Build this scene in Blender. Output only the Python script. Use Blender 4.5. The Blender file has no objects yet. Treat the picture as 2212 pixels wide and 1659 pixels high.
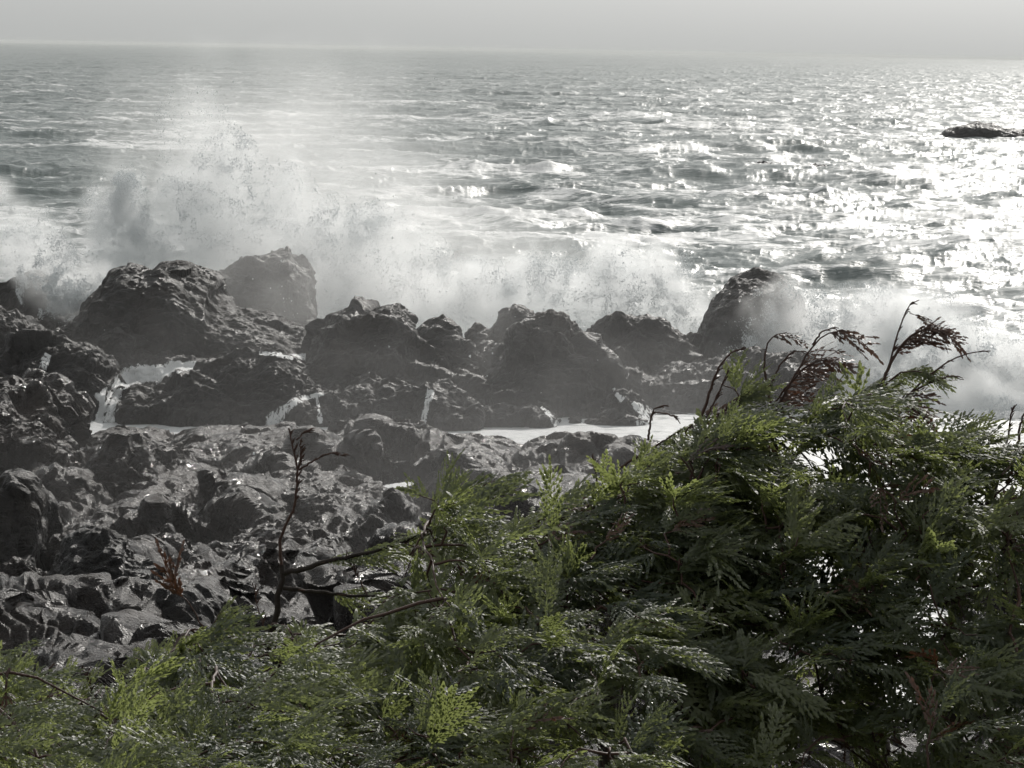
import bpy, math, random
import numpy as np
from mathutils import Vector, Matrix
R = math.radians
SKIP = ''
random.seed(7); RNG = np.random.default_rng(7)
sc = bpy.context.scene; COL = sc.collection

# ------------------------------------------------------------------ camera
H = 12.0; FOV = R(20.0); FPX = 512/math.tan(FOV/2)
PITCH = math.atan(335.1/FPX); ROLL = R(0.98)
Fv = np.array([0, math.cos(PITCH), -math.sin(PITCH)])
R0 = np.array([1.0, 0, 0]); U0 = np.cross(R0, Fv)
Rv = R0*math.cos(ROLL)+U0*math.sin(ROLL); Uv = -R0*math.sin(ROLL)+U0*math.cos(ROLL)
CAM = np.array([0, 0, H])
K = 1024/2212.0
def ray(u, v):
    dx = (u-1106)*K; dy = (v-829.5)*K
    d = Fv*FPX + Rv*dx - Uv*dy
    return d/np.linalg.norm(d)
def P(u, v, Y):                      # point of the ray at distance Y in front
    d = ray(u, v); return CAM + d*(Y/d[1])
def proj(p):                         # (N,3) -> u,v
    q = np.asarray(p)-CAM; z = q@Fv
    return (q@Rv)/z*FPX/K+1106, 829.5-(q@Uv)/z*FPX/K
cam = bpy.data.cameras.new("camera"); co = bpy.data.objects.new("camera", cam); COL.objects.link(co)
M = Matrix((( Rv[0], Uv[0], -Fv[0], 0), (Rv[1], Uv[1], -Fv[1], 0), (Rv[2], Uv[2], -Fv[2], H), (0, 0, 0, 1)))
co.matrix_world = M; cam.sensor_width = 36; cam.lens = 18/math.tan(FOV/2)
cam.clip_start = 0.1; cam.clip_end = 30000; sc.camera = co

# ------------------------------------------------------------------ noise
def _h(ix, iy, iz, s):
    h = (ix.astype(np.uint32)*np.uint32(374761393)) ^ (iy.astype(np.uint32)*np.uint32(668265263)) ^ (iz.astype(np.uint32)*np.uint32(2147483647-19)) ^ np.uint32(s*2654435761 & 0xffffffff)
    h = (h ^ (h >> np.uint32(13)))*np.uint32(1274126177)
    h = (h ^ (h >> np.uint32(16)))*np.uint32(2246822519)
    return h ^ (h >> np.uint32(15))
def _f(h): return (h & np.uint32(0xffffff)).astype(np.float32)/float(0xffffff)*2-1
def vnoise(p, s=0):
    p = np.asarray(p, dtype=np.float32); f = np.floor(p); i = f.astype(np.int32); t = p-f
    t = t*t*t*(t*(t*6-15)+10)
    r = 0
    for a in (0, 1):
        for b in (0, 1):
            for c in (0, 1):
                w = (t[:, 0] if a else 1-t[:, 0])*(t[:, 1] if b else 1-t[:, 1])*(t[:, 2] if c else 1-t[:, 2])
                r = r + w*_f(_h(i[:, 0]+a, i[:, 1]+b, i[:, 2]+c, s))
    return r
def fbm(p, octv=4, s=0, gain=.5, lac=2.03, ridged=False):
    r = 0; a = 1
    for o in range(octv):
        n = vnoise(p, s+o*17)
        r = r + a*((1-2*np.abs(n)) if ridged else n)
        p = p*lac+13.7; a *= gain
    return r
def chips(p, s=0, kb=5):                  # every Voronoi cell carries its own tilted plane: broken, faceted stone
    p = np.asarray(p, dtype=np.float32); q = p-.5; f = np.floor(q); i = f.astype(np.int32)
    best = np.full(len(p), 9, np.float32); out = np.zeros(len(p), np.float32); sec = np.full(len(p), 9, np.float32); ov = np.zeros(len(p), np.float32)
    for a in (0, 1):
        for b in (0, 1):
            for c in (0, 1):
                X, Yy, Z = i[:, 0]+a, i[:, 1]+b, i[:, 2]+c
                h = [_f(_h(X, Yy, Z, s+k)) for k in range(6)]
                dx = p[:, 0]-(X+.5+h[0]*.42)+.0; dy = p[:, 1]-(Yy+.5+h[1]*.42); dz = p[:, 2]-(Z+.5+h[2]*.42)
                d = dx*dx+dy*dy+dz*dz
                val = dx*h[3]+dy*h[4]+dz*h[5]+h[3]*h[4]*.5
                m = d < best
                m2 = (~m) & (d < sec); ov = np.where(m, out, np.where(m2, val, ov)); sec = np.where(m, best, np.minimum(sec, d)); out = np.where(m, val, out); best = np.where(m, d, best)
    g = np.sqrt(sec)-np.sqrt(best); edge = np.clip(g*5, 0, 1); wb = .5+.5*np.clip(g*kb, 0, 1); out = wb*out+(1-wb)*ov
    return out, edge

# ------------------------------------------------------------------ helpers
def tag(o, label=None, cat=None, group=None, kind=None):
    if label: o['label'] = label
    if cat: o['category'] = cat
    if group: o['group'] = group
    if kind: o['kind'] = kind
    return o
def mesh_obj(name, V, Fq, mat, parent=None, smooth=False, attrs=None):
    V = np.ascontiguousarray(V, dtype=np.float32); Fq = np.ascontiguousarray(Fq, dtype=np.int32)
    me = bpy.data.meshes.new(name); n, k = Fq.shape
    me.vertices.add(len(V)); me.vertices.foreach_set('co', V.ravel())
    me.loops.add(n*k); me.loops.foreach_set('vertex_index', Fq.ravel())
    me.polygons.add(n); me.polygons.foreach_set('loop_start', np.arange(0, n*k, k, dtype=np.int32))
    me.update(calc_edges=True)
    me.polygons.foreach_set('use_smooth', np.full(n, bool(smooth)))
    for a, val in (attrs or {}).items():
        at = me.attributes.new(a, 'FLOAT', 'POINT'); at.data.foreach_set('value', np.ascontiguousarray(val, dtype=np.float32))
    me.materials.append(mat); me.update()
    o = bpy.data.objects.new(name, me); COL.objects.link(o)
    if parent: o.parent = parent
    return o
def gridfaces(nu, nv):
    a = np.arange(nu*nv).reshape(nu, nv)
    return np.stack([a[:-1, :-1], a[1:, :-1], a[1:, 1:], a[:-1, 1:]], -1).reshape(-1, 4)
def grid_normals(G):
    du = np.gradient(G, axis=0); dv = np.gradient(G, axis=1)
    n = np.cross(du, dv); l = np.linalg.norm(n, axis=-1, keepdims=True); return n/np.maximum(l, 1e-9)
def empty(name, loc):
    o = bpy.data.objects.new(name, None); COL.objects.link(o); o.location = loc; o.empty_display_size = .2; return o

class NT:
    def __init__(s, name):
        s.m = bpy.data.materials.new(name); s.m.use_nodes = True; s.t = s.m.node_tree; s.t.nodes.clear()
        s.out = s.n('ShaderNodeOutputMaterial')
    def n(s, ty, ins=None, **kw):
        x = s.t.nodes.new(ty)
        for k, v in kw.items(): setattr(x, k, v)
        for k, v in (ins or {}).items():
            if isinstance(v, bpy.types.NodeSocket): s.t.links.new(v, x.inputs[k])
            else: x.inputs[k].default_value = v
        return x
    def ramp(s, fac, stops):
        r = s.n('ShaderNodeValToRGB', {0: fac}); e = r.color_ramp.elements
        while len(e) < len(stops): e.new(.5)
        for i, (p, c) in enumerate(stops): e[i].position = p; e[i].color = (c, c, c, 1) if not hasattr(c, '__len__') else (*c, 1)
        return r.outputs[0]
    def math(s, op, a, b=0.0, c=0.0, clamp=False):
        x = s.n('ShaderNodeMath', {0: a, 1: b, 2: c}, operation=op, use_clamp=clamp); return x.outputs[0]
    def mix(s, f, a, b):
        x = s.n('ShaderNodeMix', data_type='RGBA')
        for i, v in ((0, f), (6, a), (7, b)):
            if isinstance(v, bpy.types.NodeSocket): s.t.links.new(v, x.inputs[i])
            else: x.inputs[i].default_value = v if i == 0 else (*v, 1)
        return x.outputs[2]
    def noise(s, scale, detail=4, vec=None, rough=.55, dist=0.0):
        i = {'Scale': scale, 'Detail': detail, 'Roughness': rough, 'Distortion': dist}
        if vec is not None: i['Vector'] = vec
        return s.n('ShaderNodeTexNoise', i).outputs[0]
    def pos(s): return s.n('ShaderNodeNewGeometry').outputs['Position']

# ------------------------------------------------------------------ materials
def rock_mat(name, c0, c1, c2, wet=(.3, .62), warm=(.07, .055, .045), spec=.45):
    t = NT(name); p = t.pos()
    big = t.noise(.55, 5, p, .6); mid = t.noise(3.1, 6, p, .65, .6); fine = t.noise(17, 5, p, .7)
    col = t.mix(t.ramp(mid, [(.35, 0), (.66, 1)]), c0, c1)
    col = t.mix(t.ramp(fine, [(.56, 0), (.72, .8)]), col, c2)
    col = t.mix(t.ramp(big, [(.5, 0), (.75, .5)]), col, warm)
    vor = t.n('ShaderNodeTexVoronoi', {'Vector': p, 'Scale': 7.0}, feature='DISTANCE_TO_EDGE').outputs[0]
    crack = t.ramp(vor, [(0, 0), (.07, 1)])
    rough = t.n('ShaderNodeMapRange', {0: t.noise(1.1, 6, p, .75, .5), 1: .4, 2: .62, 3: wet[0], 4: wet[1]}).outputs[0]
    h = t.math('ADD', t.math('MULTIPLY', fine, .6), t.math('MULTIPLY', crack, .12))
    h = t.math('ADD', h, t.math('MULTIPLY', t.noise(46, 3, p, .6), .3))
    b = t.n('ShaderNodeBump', {'Height': h, 'Strength': 1.0, 'Distance': .12}).outputs[0]
    s = t.n('ShaderNodeBsdfPrincipled', {'Base Color': col, 'Roughness': rough, 'Normal': b, 'Specular IOR Level': spec})
    t.t.links.new(s.outputs[0], t.out.inputs[0]); return t.m
ROCK = rock_mat('wet_basalt', (.012, .011, .012), (.03, .027, .026), (.075, .066, .06), wet=(.3, .78))
SHELF = rock_mat('jagged_shore_stone', (.012, .0095, .0095), (.030, .022, .020), (.075, .055, .045), wet=(.1, .64), warm=(.07, .048, .038), spec=.38)

def foam_nodes(t, p, hi=.74):
    return t.mix(t.noise(5, 4, p), (hi-.14, hi-.12, hi-.11), (hi, hi, hi))
def water_mat():
    t = NT('stormy_sea_water'); p = t.pos()
    a = t.n('ShaderNodeAttribute', attribute_name='foam').outputs['Fac']
    pv = t.n('ShaderNodeVectorMath', {0: p, 1: (.35, 1.0, 1.0)}, operation='MULTIPLY').outputs[0]
    lace = t.noise(1.5, 7, pv, .62, 1.2)
    m = t.math('SUBTRACT', t.math('ADD', a, t.math('MULTIPLY', t.math('SUBTRACT', lace, .5), 1.7)), .5)
    m = t.math('MULTIPLY', m, 4.0, clamp=True)
    h = t.math('ADD', t.math('MULTIPLY', t.noise(.7, 6, pv, .66), 1.0), t.math('MULTIPLY', t.noise(4.5, 4, pv, .6), .22))
    b = t.n('ShaderNodeBump', {'Height': h, 'Strength': .8, 'Distance': .2}).outputs[0]
    w = t.n('ShaderNodeBsdfPrincipled', {'Base Color': (.15, .18, .178, 1), 'Roughness': .31, 'Normal': b, 'IOR': 1.333, 'Specular IOR Level': .17})
    f = t.n('ShaderNodeBsdfPrincipled', {'Base Color': foam_nodes(t, p), 'Roughness': .55, 'Normal': b})
    x = t.n('ShaderNodeMixShader', {0: m, 1: w.outputs[0], 2: f.outputs[0]})
    t.t.links.new(x.outputs[0], t.out.inputs[0]); return t.m
WATER = water_mat()
def cascade_mat():
    t = NT('white_running_water'); p = t.pos()
    a = t.n('ShaderNodeAttribute', attribute_name='edge').outputs['Fac']
    pv = t.n('ShaderNodeVectorMath', {0: p, 1: (1.0, .6, .35)}, operation='MULTIPLY').outputs[0]
    n = t.noise(9.0, 7, pv, .7, .8)
    m = t.math('MULTIPLY', t.math('ADD', t.math('MULTIPLY', t.math('SUBTRACT', n, .52), 6.5), t.math('SUBTRACT', a, .1)), 2.0, clamp=True)
    b = t.n('ShaderNodeBump', {'Height': n, 'Strength': .8, 'Distance': .12}).outputs[0]
    f = t.n('ShaderNodeBsdfPrincipled', {'Base Color': foam_nodes(t, p, .86), 'Roughness': .5, 'Normal': b})
    tr = t.n('ShaderNodeBsdfTransparent')
    x = t.n('ShaderNodeMixShader', {0: m, 1: tr.outputs[0], 2: f.outputs[0]})
    t.t.links.new(x.outputs[0], t.out.inputs[0]); return t.m
CASC = cascade_mat()
def simple(name, c, rough=.6, bump=0, scale=30, c2=None):
    t = NT(name); p = t.pos(); col = t.mix(t.noise(scale*.4, 4, p), c, c2 or tuple(k*.6 for k in c))
    i = {'Base Color': col, 'Roughness': rough}
    if bump: i['Normal'] = t.n('ShaderNodeBump', {'Height': t.noise(scale, 4, p), 'Strength': .8, 'Distance': bump}).outputs[0]
    s = t.n('ShaderNodeBsdfPrincipled', i); t.t.links.new(s.outputs[0], t.out.inputs[0]); return t.m
BARK = simple('cedar_bark', (.045, .032, .025), .8, .01, 60, (.02, .015, .012))
TWIG = simple('reddish_twig_bark', (.10, .048, .034), .6, .003, 150, (.05, .026, .02))
EARTH = simple('mossy_bank_earth', (.06, .07, .02), .9, .05, 8, (.05, .04, .025))
def leaf_mat(name, dark, light, trans, rough=.5, tf=.5):
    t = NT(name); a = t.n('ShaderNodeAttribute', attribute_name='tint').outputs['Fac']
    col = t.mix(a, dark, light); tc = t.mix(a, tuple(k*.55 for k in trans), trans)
    s = t.n('ShaderNodeBsdfPrincipled', {'Base Color': col, 'Roughness': rough, 'Specular IOR Level': 1.0})
    tr = t.n('ShaderNodeBsdfTranslucent', {'Color': tc})
    x = t.n('ShaderNodeMixShader', {0: tf, 1: s.outputs[0], 2: tr.outputs[0]})
    t.t.links.new(x.outputs[0], t.out.inputs[0]); return t.m
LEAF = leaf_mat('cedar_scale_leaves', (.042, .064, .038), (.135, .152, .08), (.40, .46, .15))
DEAD = leaf_mat('dead_brown_scale_leaves', (.06, .03, .02), (.12, .055, .03), (.14, .055, .025), .5, .3)
def drop_mat():
    t = NT('spray_droplets')
    s = t.n('ShaderNodeBsdfPrincipled', {'Base Color': (.85, .87, .88, 1), 'Roughness': .3})
    tr = t.n('ShaderNodeBsdfTranslucent', {'Color': (.85, .87, .88, 1)})
    x = t.n('ShaderNodeMixShader', {0: .5, 1: s.outputs[0], 2: tr.outputs[0]})
    t.t.links.new(x.outputs[0], t.out.inputs[0]); return t.m
DROP = drop_mat()
def vol_mat(name, aniso=.35, col=(.97, .98, .985), dens=1.0):
    t = NT(name)
    s = t.n('ShaderNodeVolumePrincipled', {'Color': (*col, 1), 'Density': dens, 'Anisotropy': aniso})
    t.t.links.new(s.outputs[0], t.out.inputs['Volume']); return t.m

# ------------------------------------------------------------------ stone
def stone_disp(p, n, amp, s, strat=None):
    c1, e1 = chips(p*np.array([.55, .5, .7])+s*3.1, s, 11); c2, e2 = chips(p*np.array([1.5, 1.3, 1.9])+s, s+50, 7); c3, e3 = chips(p*4.2, s+90)
    c0, _ = chips(p*np.array([.24, .22, .3])+s*1.7, s+70, 13)
    d = .42*c0 + .55*c1 + .12*fbm(p*.7, 3, s+7) + .13*c2 + .035*c3 + .03*fbm(p*2.6, 4, s+3, ridged=True)
    d -= .03*(1-e1)+.03*(1-e2)+.012*(1-e3)
    d += .045*fbm(p*7.1, 3, s+11)+.05*fbm(p*3.1, 2, s+13)
    b = p@np.array([.30, .10, 1.0])*2.1+fbm(p*.6, 2, s+5)*1.3; sw = b-np.floor(b); d += .045*np.where(sw < .8, sw/.8, (1-sw)/.2)
    return d*amp
def rock(name, label, cat, sil, Y, D, zb=-.8, seed=1, amp=1.0, res=.055, mat=ROCK, group=None, q=.62, lean=0.0, skew=0.0):
    pts = np.array([P(u, v, Y) for u, v in sil]); xs = pts[:, 0]; zs = pts[:, 2]
    L = np.concatenate([[0], np.cumsum(np.hypot(np.diff(xs), np.diff(zs)))])
    nu = int(np.clip(L[-1]/res, 40, 420)); s = np.linspace(0, L[-1], nu)
    X = np.interp(s, L, xs); Z = np.interp(s, L, zs)
    ca_, cb_ = [max(3, int(abs(e_-zb)/res)) for e_ in (Z[0], Z[-1])]; ta, tb_ = np.linspace(0, 1, ca_, endpoint=False), np.linspace(0, 1, cb_, endpoint=False)[::-1]
    X = np.concatenate([X[0]-.18*(1-ta)**2-.02, X, X[-1]+.18*(1-tb_)**2+.02]); Z = np.concatenate([zb+(Z[0]-zb)*ta, Z, zb+(Z[-1]-zb)*tb_])
    nu = len(X)
    hgt = Z.max()-zb
    nv = int(np.clip((2*D+1.5*hgt)/res, 40, 320)); t = np.linspace(0, math.pi, nv)
    k = np.linspace(-1, 1, nu); Du = D*(np.clip(1-np.abs(k)**3, 0, 1)**.5*.85+.15)
    sn = np.sin(t)**q
    yy = Y - Du[:, None]*np.cos(t)[None, :]*np.ones((nu, 1)) + lean*(Z[:, None]-zb)*sn[None, :]
    xx = X[:, None]+skew*(yy-Y)
    zz = zb+(Z[:, None]-zb)*sn[None, :]
    G = np.stack([xx, yy, zz], -1)
    n = grid_normals(G)
    if n[nu//2, nv//2, 2] < 0: n = -n
    p = G.reshape(-1, 3); nn = n.reshape(-1, 3)
    sc_ = min(1.0, hgt/2.2)*amp
    d = stone_disp(p/max(.45, min(1.2, hgt/2.6)), nn, sc_, seed)
    G = (p+nn*d[:, None])
    ctr = np.array([X.mean(), Y, zb])
    o = mesh_obj(name, G-ctr, gridfaces(nu, nv), mat); o.location = ctr
    return tag(o, label, cat, group)

# back row, behind the channel
B = 'sea rocks the waves break on'
rock('sea_rock', 'pale hazy pointed rock veiled in spray behind the big left dome', 'rock', [(430,690),(480,600),(520,572),(560,542),(585,528),(630,526),(634,550),(655,575),(668,612),(678,660),(690,700),(710,760)], 109, 2.6, seed=3, amp=.75, group=B)
rock('sea_rock', 'widest dark domed rock, left of centre, bright wet ledge along its crest', 'rock', [(160,800),(178,720),(182,672),(205,642),(240,614),(246,588),(262,584),(285,575),(305,580),(318,592),(350,582),(390,580),(430,594),(464,610),(472,634),(510,655),(560,672),(600,692),(660,707),(690,738),(710,800)], 102, 3.8, seed=5, amp=.7, group=B)
rock('sea_rock', 'dark rock at the left edge behind the white burst of spray', 'rock', [(-120,700),(-60,640),(0,622),(50,612),(90,600),(130,640),(160,700),(180,760)], 107, 2.5, seed=8, group=B)
rock('sea_rock', 'glistening black rock cut by the left edge beside the flowing pool', 'rock', [(-140,760),(-100,690),(-40,660),(0,652),(35,660),(62,682),(66,700),(90,720),(100,760)], 97, 2.2, seed=9, group=B)
rock('sea_rock', 'small dark round rock at the head of the white pool', 'rock', [(88,770),(100,730),(130,700),(165,702),(186,735),(195,780)], 100, 1.2, seed=11, group=B)
rock('sea_rock', 'dark rounded knob leaning on the foot of the widest dome', 'rock', [(180,790),(200,735),(235,705),(262,690),(285,705),(300,760),(310,810)], 98.2, 1.2, seed=12, group=B)
rock('sea_rock', 'tall rounded middle rock, spray running off its left shoulder', 'rock', [(615,860),(650,800),(668,752),(692,712),(727,683),(762,674),(800,658),(845,652),(878,660),(896,692),(906,735),(930,780),(955,850)], 99, 2.8, seed=14, group=B)
rock('sea_rock', 'low spiky rock just right of the tall rounded middle rock', 'rock', [(895,860),(912,722),(936,706),(965,714),(985,732),(1012,748),(1034,800),(1060,880)], 100, 2.0, seed=16, group=B)
rock('sea_rock', 'grey misty twin-topped rock between the two middle peaks', 'rock', [(985,860),(1000,716),(1030,698),(1056,712),(1095,684),(1125,676),(1150,690),(1200,760),(1215,860)], 105, 2.0, seed=18, group=B)
rock('sea_rock', 'steep peaked rock right of centre, glinting down its right edge', 'rock', [(1020,925),(1050,820),(1070,770),(1095,736),(1122,702),(1152,680),(1190,675),(1226,690),(1258,720),(1282,765),(1306,795),(1316,860),(1350,925)], 97.5, 2.8, seed=20, group=B)
rock('sea_rock', 'broad dark blunt rock between the peaked rock and the tall leaning block', 'rock', [(1240,900),(1262,760),(1274,712),(1300,692),(1340,685),(1370,688),(1400,680),(1440,690),(1480,725),(1505,770),(1540,900)], 103, 2.8, seed=122, group=B)
rock('sea_rock', 'tall leaning block with a flat bright top, rightmost of the sea rocks', 'rock', [(1400,940),(1460,860),(1498,770),(1512,715),(1532,668),(1560,632),(1590,608),(1622,605),(1680,612),(1700,640),(1706,690),(1712,780),(1740,920)], 106, 2.4, seed=24, amp=.65, q=.45, group=B)
# front ledges of the row
rock('ledge_rock', 'low black ledge at the left edge with a thin fall on its face', 'rock', [(-120,900),(-60,800),(0,775),(60,752),(110,760),(150,757),(210,762),(240,792),(248,850),(262,940)], 93.6, 2.4, seed=31, group='rocky ledges above the channel')
rock('ledge_rock', 'long black ledge right of the wide white cascade', 'rock', [(225,945),(245,850),(300,838),(345,845),(400,802),(460,772),(520,764),(600,768),(640,792),(662,842),(690,945)], 93.4, 2.4, seed=33, group='rocky ledges above the channel')
rock('ledge_rock', 'low rounded ledge below the tall middle rock with two thin falls', 'rock', [(560,950),(592,885),(620,862),(700,852),(762,850),(790,834),(850,822),(900,832),(918,880),(930,945)], 93.2, 2.2, seed=35, group='rocky ledges above the channel')
rock('ledge_rock', 'small square ledge with a glinting corner, beside the centre trickle', 'rock', [(905,945),(922,856),(960,843),(1000,850),(1026,872),(1036,945)], 92.4, 1.7, seed=37, group='rocky ledges above the channel')
rock('ledge_rock', 'flat dark ledge under the steep peaked rock', 'rock', [(1010,945),(1040,890),(1080,868),(1130,862),(1180,885),(1210,935)], 93.6, 1.8, seed=39, group='rocky ledges above the channel')
rock('ledge_rock', 'low broken ledge beside the short white fall at right', 'rock', [(1170,935),(1240,890),(1300,870),(1340,852),(1380,872),(1425,935)], 94.4, 1.8, seed=41, group='rocky ledges above the channel')
rock('ledge_rock', 'dark ledge behind the green cedar tips at the foot of the leaning block', 'rock', [(1400,940),(1450,880),(1520,850),(1620,860),(1700,900),(1780,960)], 98, 2.2, seed=43, group='rocky ledges above the channel')
rock('ledge_rock', 'dark rock foot showing through the gap under the arched bare twig', 'rock', [(1800,1010),(1850,930),(1920,905),(2000,900),(2060,925),(2120,1010)], 97, 1.8, seed=45, group='rocky ledges above the channel')
# far reefs
rock('offshore_rock', 'far dark rock awash in the glitter near the right edge', 'rock', [(2020,302),(2040,282),(2066,272),(2112,263),(2150,268),(2166,277),(2200,281),(2240,276),(2280,304)], 440, 5, zb=-1.5, seed=51, amp=.55, res=.25)
rock('offshore_rock', 'low black reef line breaking the glittering water, right of centre', 'rock', [(1570,368),(1620,352),(1700,356),(1780,360),(1830,362),(1880,372)], 315, 4, zb=-1.0, seed=53, amp=1.0, res=.2)
rock('offshore_rock', 'small foam-washed rock in the white water behind the centre rocks', 'rock', [(925,592),(945,560),(972,551),(998,560),(1014,592)], 158, 1.6, zb=-.6, seed=55, amp=1.0, res=.1)

# ------------------------------------------------------------------ shore terrain and bedrock
def polar(a0, a1, na, y0, y1, ny, dense=R(12.5), wide=None, geo=True):
    a = np.linspace(a0, a1, na)
    if wide:
        e = np.linspace(0, 1, 26)[1:]**1.6*(wide-a1)
        a = np.concatenate([(a0-e)[::-1], a, a1+e])
    y = np.geomspace(y0, y1, ny) if geo else np.linspace(y0, y1, ny)
    X = np.tan(a)[:, None]*y[None, :]; Yg = np.ones(len(a))[:, None]*y[None, :]
    return X, Yg, len(a), ny
def shore_height(x, y):
    z = np.interp(y, [2, 6, 9, 14, 22, 30, 36, 42, 48, 58, 66, 76, 82, 86, 90, 96], [10.3, 9.9, 9.3, 7.2, 4.6, 3.4, 2.9, 2.45, 2.1, 1.3, .9, .45, .1, -.6, -1.5, -2])
    q = np.stack([x, y, 0*x], -1).reshape(-1, 3)
    w = np.clip((y-24)/14, 0, 1)*(1-.6*np.clip((y-75)/10, 0, 1))
    k = fbm(q*.09, 3, 3).reshape(x.shape); k2 = fbm(q*.21+5, 3, 9).reshape(x.shape)
    # tilted beds: saw-toothed ridges striking away from the viewer and slightly right
    s = (x*.93-y*.17)*.24+k2*.5; saw = (s-np.floor(s)); saw = np.where(saw < .7, saw/.7, (1-saw)/.3)
    left = np.clip((4-x)/6, 0, 1)
    z = z+w*((k*.55)+(saw-.5)*1.0*(.45+.55*left)+k2*.25)
    s2 = (y*.9+x*.25)*.17+k*.9; st = s2-np.floor(s2); st = np.where(st < .7, st/.7, (1-st)/.3)
    z = z+w*(st-.5)*-.75*np.clip((y-45)/20, .4, 1)
    z = z-(1.0+2.2*np.clip((y-66)/10, 0, 1))*np.clip((x/y-.058)/.03, 0, 1)*np.clip((y-24)/14, 0, 1)
    z = z-3.2*np.exp(-((x/y-.132)/.013)**2)*np.clip((y-34)/6, 0, 1)
    return z
na, ny = 1000, 1350
X, Yg, na, ny = polar(R(-11.5), R(11.5), na, 30, 93, ny, wide=R(40))
G = np.stack([X, Yg, shore_height(X, Yg)], -1); n = grid_normals(G); n[n[..., 2] < 0] *= -1
p = G.reshape(-1, 3); nn = n.reshape(-1, 3)
c1, e1 = chips(p@np.array([[.9, .12, .2], [-.2, .35, .1], [.3, -.1, 1.2]])*.27, 5, 15); c2, e2 = chips(p@np.array([[1, .06, .4], [-.3, .20, .2], [.2, -.05, 1.6]])*.95, 15, 9); c3, e3 = chips(p*np.array([3.0, .8, 5]), 25)
d = .85*c1*(1-.3*np.clip((p[:, 1]-74)/10, 0, 1))+.17*c2+.04*c3+.05*fbm(p*1.3, 3, 44)-.02*(1-e1)-.03*(1-e2)+.04*fbm(p*np.array([3.6, 1.4, 4]), 2, 47)
bb = p@np.array([.75, -.12, 1.0])*1.7+fbm(p*.35, 3, 48)*1.6; sw = bb-np.floor(bb); d += .13*np.where(sw < .86, sw/.86, (1-sw)/.14)
bb = p@np.array([.62, -.05, 1.0])*3.6+fbm(p*.5, 3, 58)*1.8; sw = bb-np.floor(bb); d += .05*np.where(sw < .8, sw/.8, (1-sw)/.2)
p = p+nn*d[:, None]
o = mesh_obj('rocky_shore', p, gridfaces(na, ny), SHELF); tag(o, 'jagged grey-brown wet rock shelf sloping down to the channel', 'ground', kind='structure')
xb = np.linspace(-60, 60, 120); yb = np.geomspace(.5, 34, 90)
X, Yb = np.meshgrid(xb, yb, indexing='ij'); Zb = shore_height(X, Yb)-.12-np.clip((Yb-28)/6, 0, 1)*.5
o = mesh_obj('bank', np.stack([X, Yb, Zb], -1).reshape(-1, 3), gridfaces(120, 90), EARTH, smooth=True); tag(o, 'earth bank below the cedars', 'ground', kind='structure')
# low bedrock the back row stands on
X, Yg, a_, b_ = polar(R(-13), R(8.5), 620, 93, 115, 250, wide=R(14), geo=False)
w = np.clip((Yg-94.5)/2.5, 0, 1)*np.clip((113-Yg)/5, 0, 1)*np.clip((12.5-X)/2.0, 0, 1)
Z = -1.6+w*2.75+.35*fbm(np.stack([X, Yg, 0*X], -1).reshape(-1, 3)*.35, 3, 8).reshape(X.shape)*w
G = np.stack([X, Yg, Z], -1); p = G.reshape(-1, 3); nn = grid_normals(G).reshape(-1, 3); nn[nn[:, 2] < 0] *= -1
p = p+nn*stone_disp(p, nn, .9, 71)[:, None]
o = mesh_obj('bedrock', p, gridfaces(a_, b_), ROCK); tag(o, 'low black bedrock the sea rocks rise from', 'ground', kind='structure')

# outcrops standing out of the near shelf
S = 'outcrops along the near shore'
rock('outcrop', 'craggy outcrop at the left edge with a bright ragged crest beside the cascade', 'rock', [(-140,1000),(-60,880),(-20,856),(0,846),(40,850),(90,872),(132,905),(150,950),(165,1010),(170,1060)], 82, 4, zb=0, seed=61, mat=SHELF, group=S)
rock('outcrop', 'ragged low outcrop on the channel bank below the wide foaming cascade', 'rock', [(165,1030),(188,950),(205,934),(250,926),(290,932),(345,930),(385,950),(430,1030)], 85, 1.8, zb=-.2, seed=76, amp=.7, mat=SHELF, group=S)
rock('outcrop', 'low bumpy outcrop biting into the white channel at the centre', 'rock', [(930,1020),(960,955),(1000,944),(1045,948),(1090,950),(1130,968),(1160,1020)], 84, 1.8, zb=-.2, seed=77, amp=.7, mat=SHELF, group=S)
rock('outcrop', 'squat dark outcrop just above and left of the rusty brown tuft', 'rock', [(140,1275),(160,1200),(190,1168),(235,1158),(275,1172),(300,1210),(322,1275)], 53.2, 1.3, zb=1.0, seed=78, amp=.9, mat=ROCK, group=S)
rock('outcrop', 'smooth dark rounded lump cut by the left edge, lower half of the photo', 'rock', [(-160,1240),(-100,1100),(-30,1058),(10,1045),(40,1052),(72,1080),(88,1130),(92,1180),(80,1240)], 61, 2.0, zb=.2, seed=62, amp=.6, mat=ROCK, group=S)
rock('outcrop', 'layered slab outcrop with a pale flat top below the long black ledge', 'rock', [(300,1060),(345,1000),(372,952),(430,934),(480,938),(560,932),(620,928),(640,962),(662,1005),(680,1060)], 82, 3.4, zb=0, seed=63, amp=.5, q=.34, mat=SHELF, group=S)
rock('outcrop', 'dark humped outcrop on the channel bank right of the bare cedar tip', 'rock', [(650,1060),(668,960),(700,938),(740,928),(800,922),(830,930),(845,960),(870,1060)], 82, 2.4, zb=0, seed=64, mat=SHELF, group=S)
rock('outcrop', 'dark blocky outcrop in the middle of the channel bank', 'rock', [(820,1060),(838,935),(870,924),(905,928),(940,950),(975,985),(990,1050)], 80, 2.0, zb=0, seed=65, mat=SHELF, group=S)
rock('outcrop', 'pointed outcrop with a pale sunlit slope, centre of the near shore', 'rock', [(870,1130),(905,1040),(930,1010),(955,985),(1000,976),(1060,988),(1100,1015),(1140,1060),(1160,1130)], 76, 3.0, zb=.1, seed=66, amp=.55, q=.4, mat=SHELF, group=S)
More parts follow.
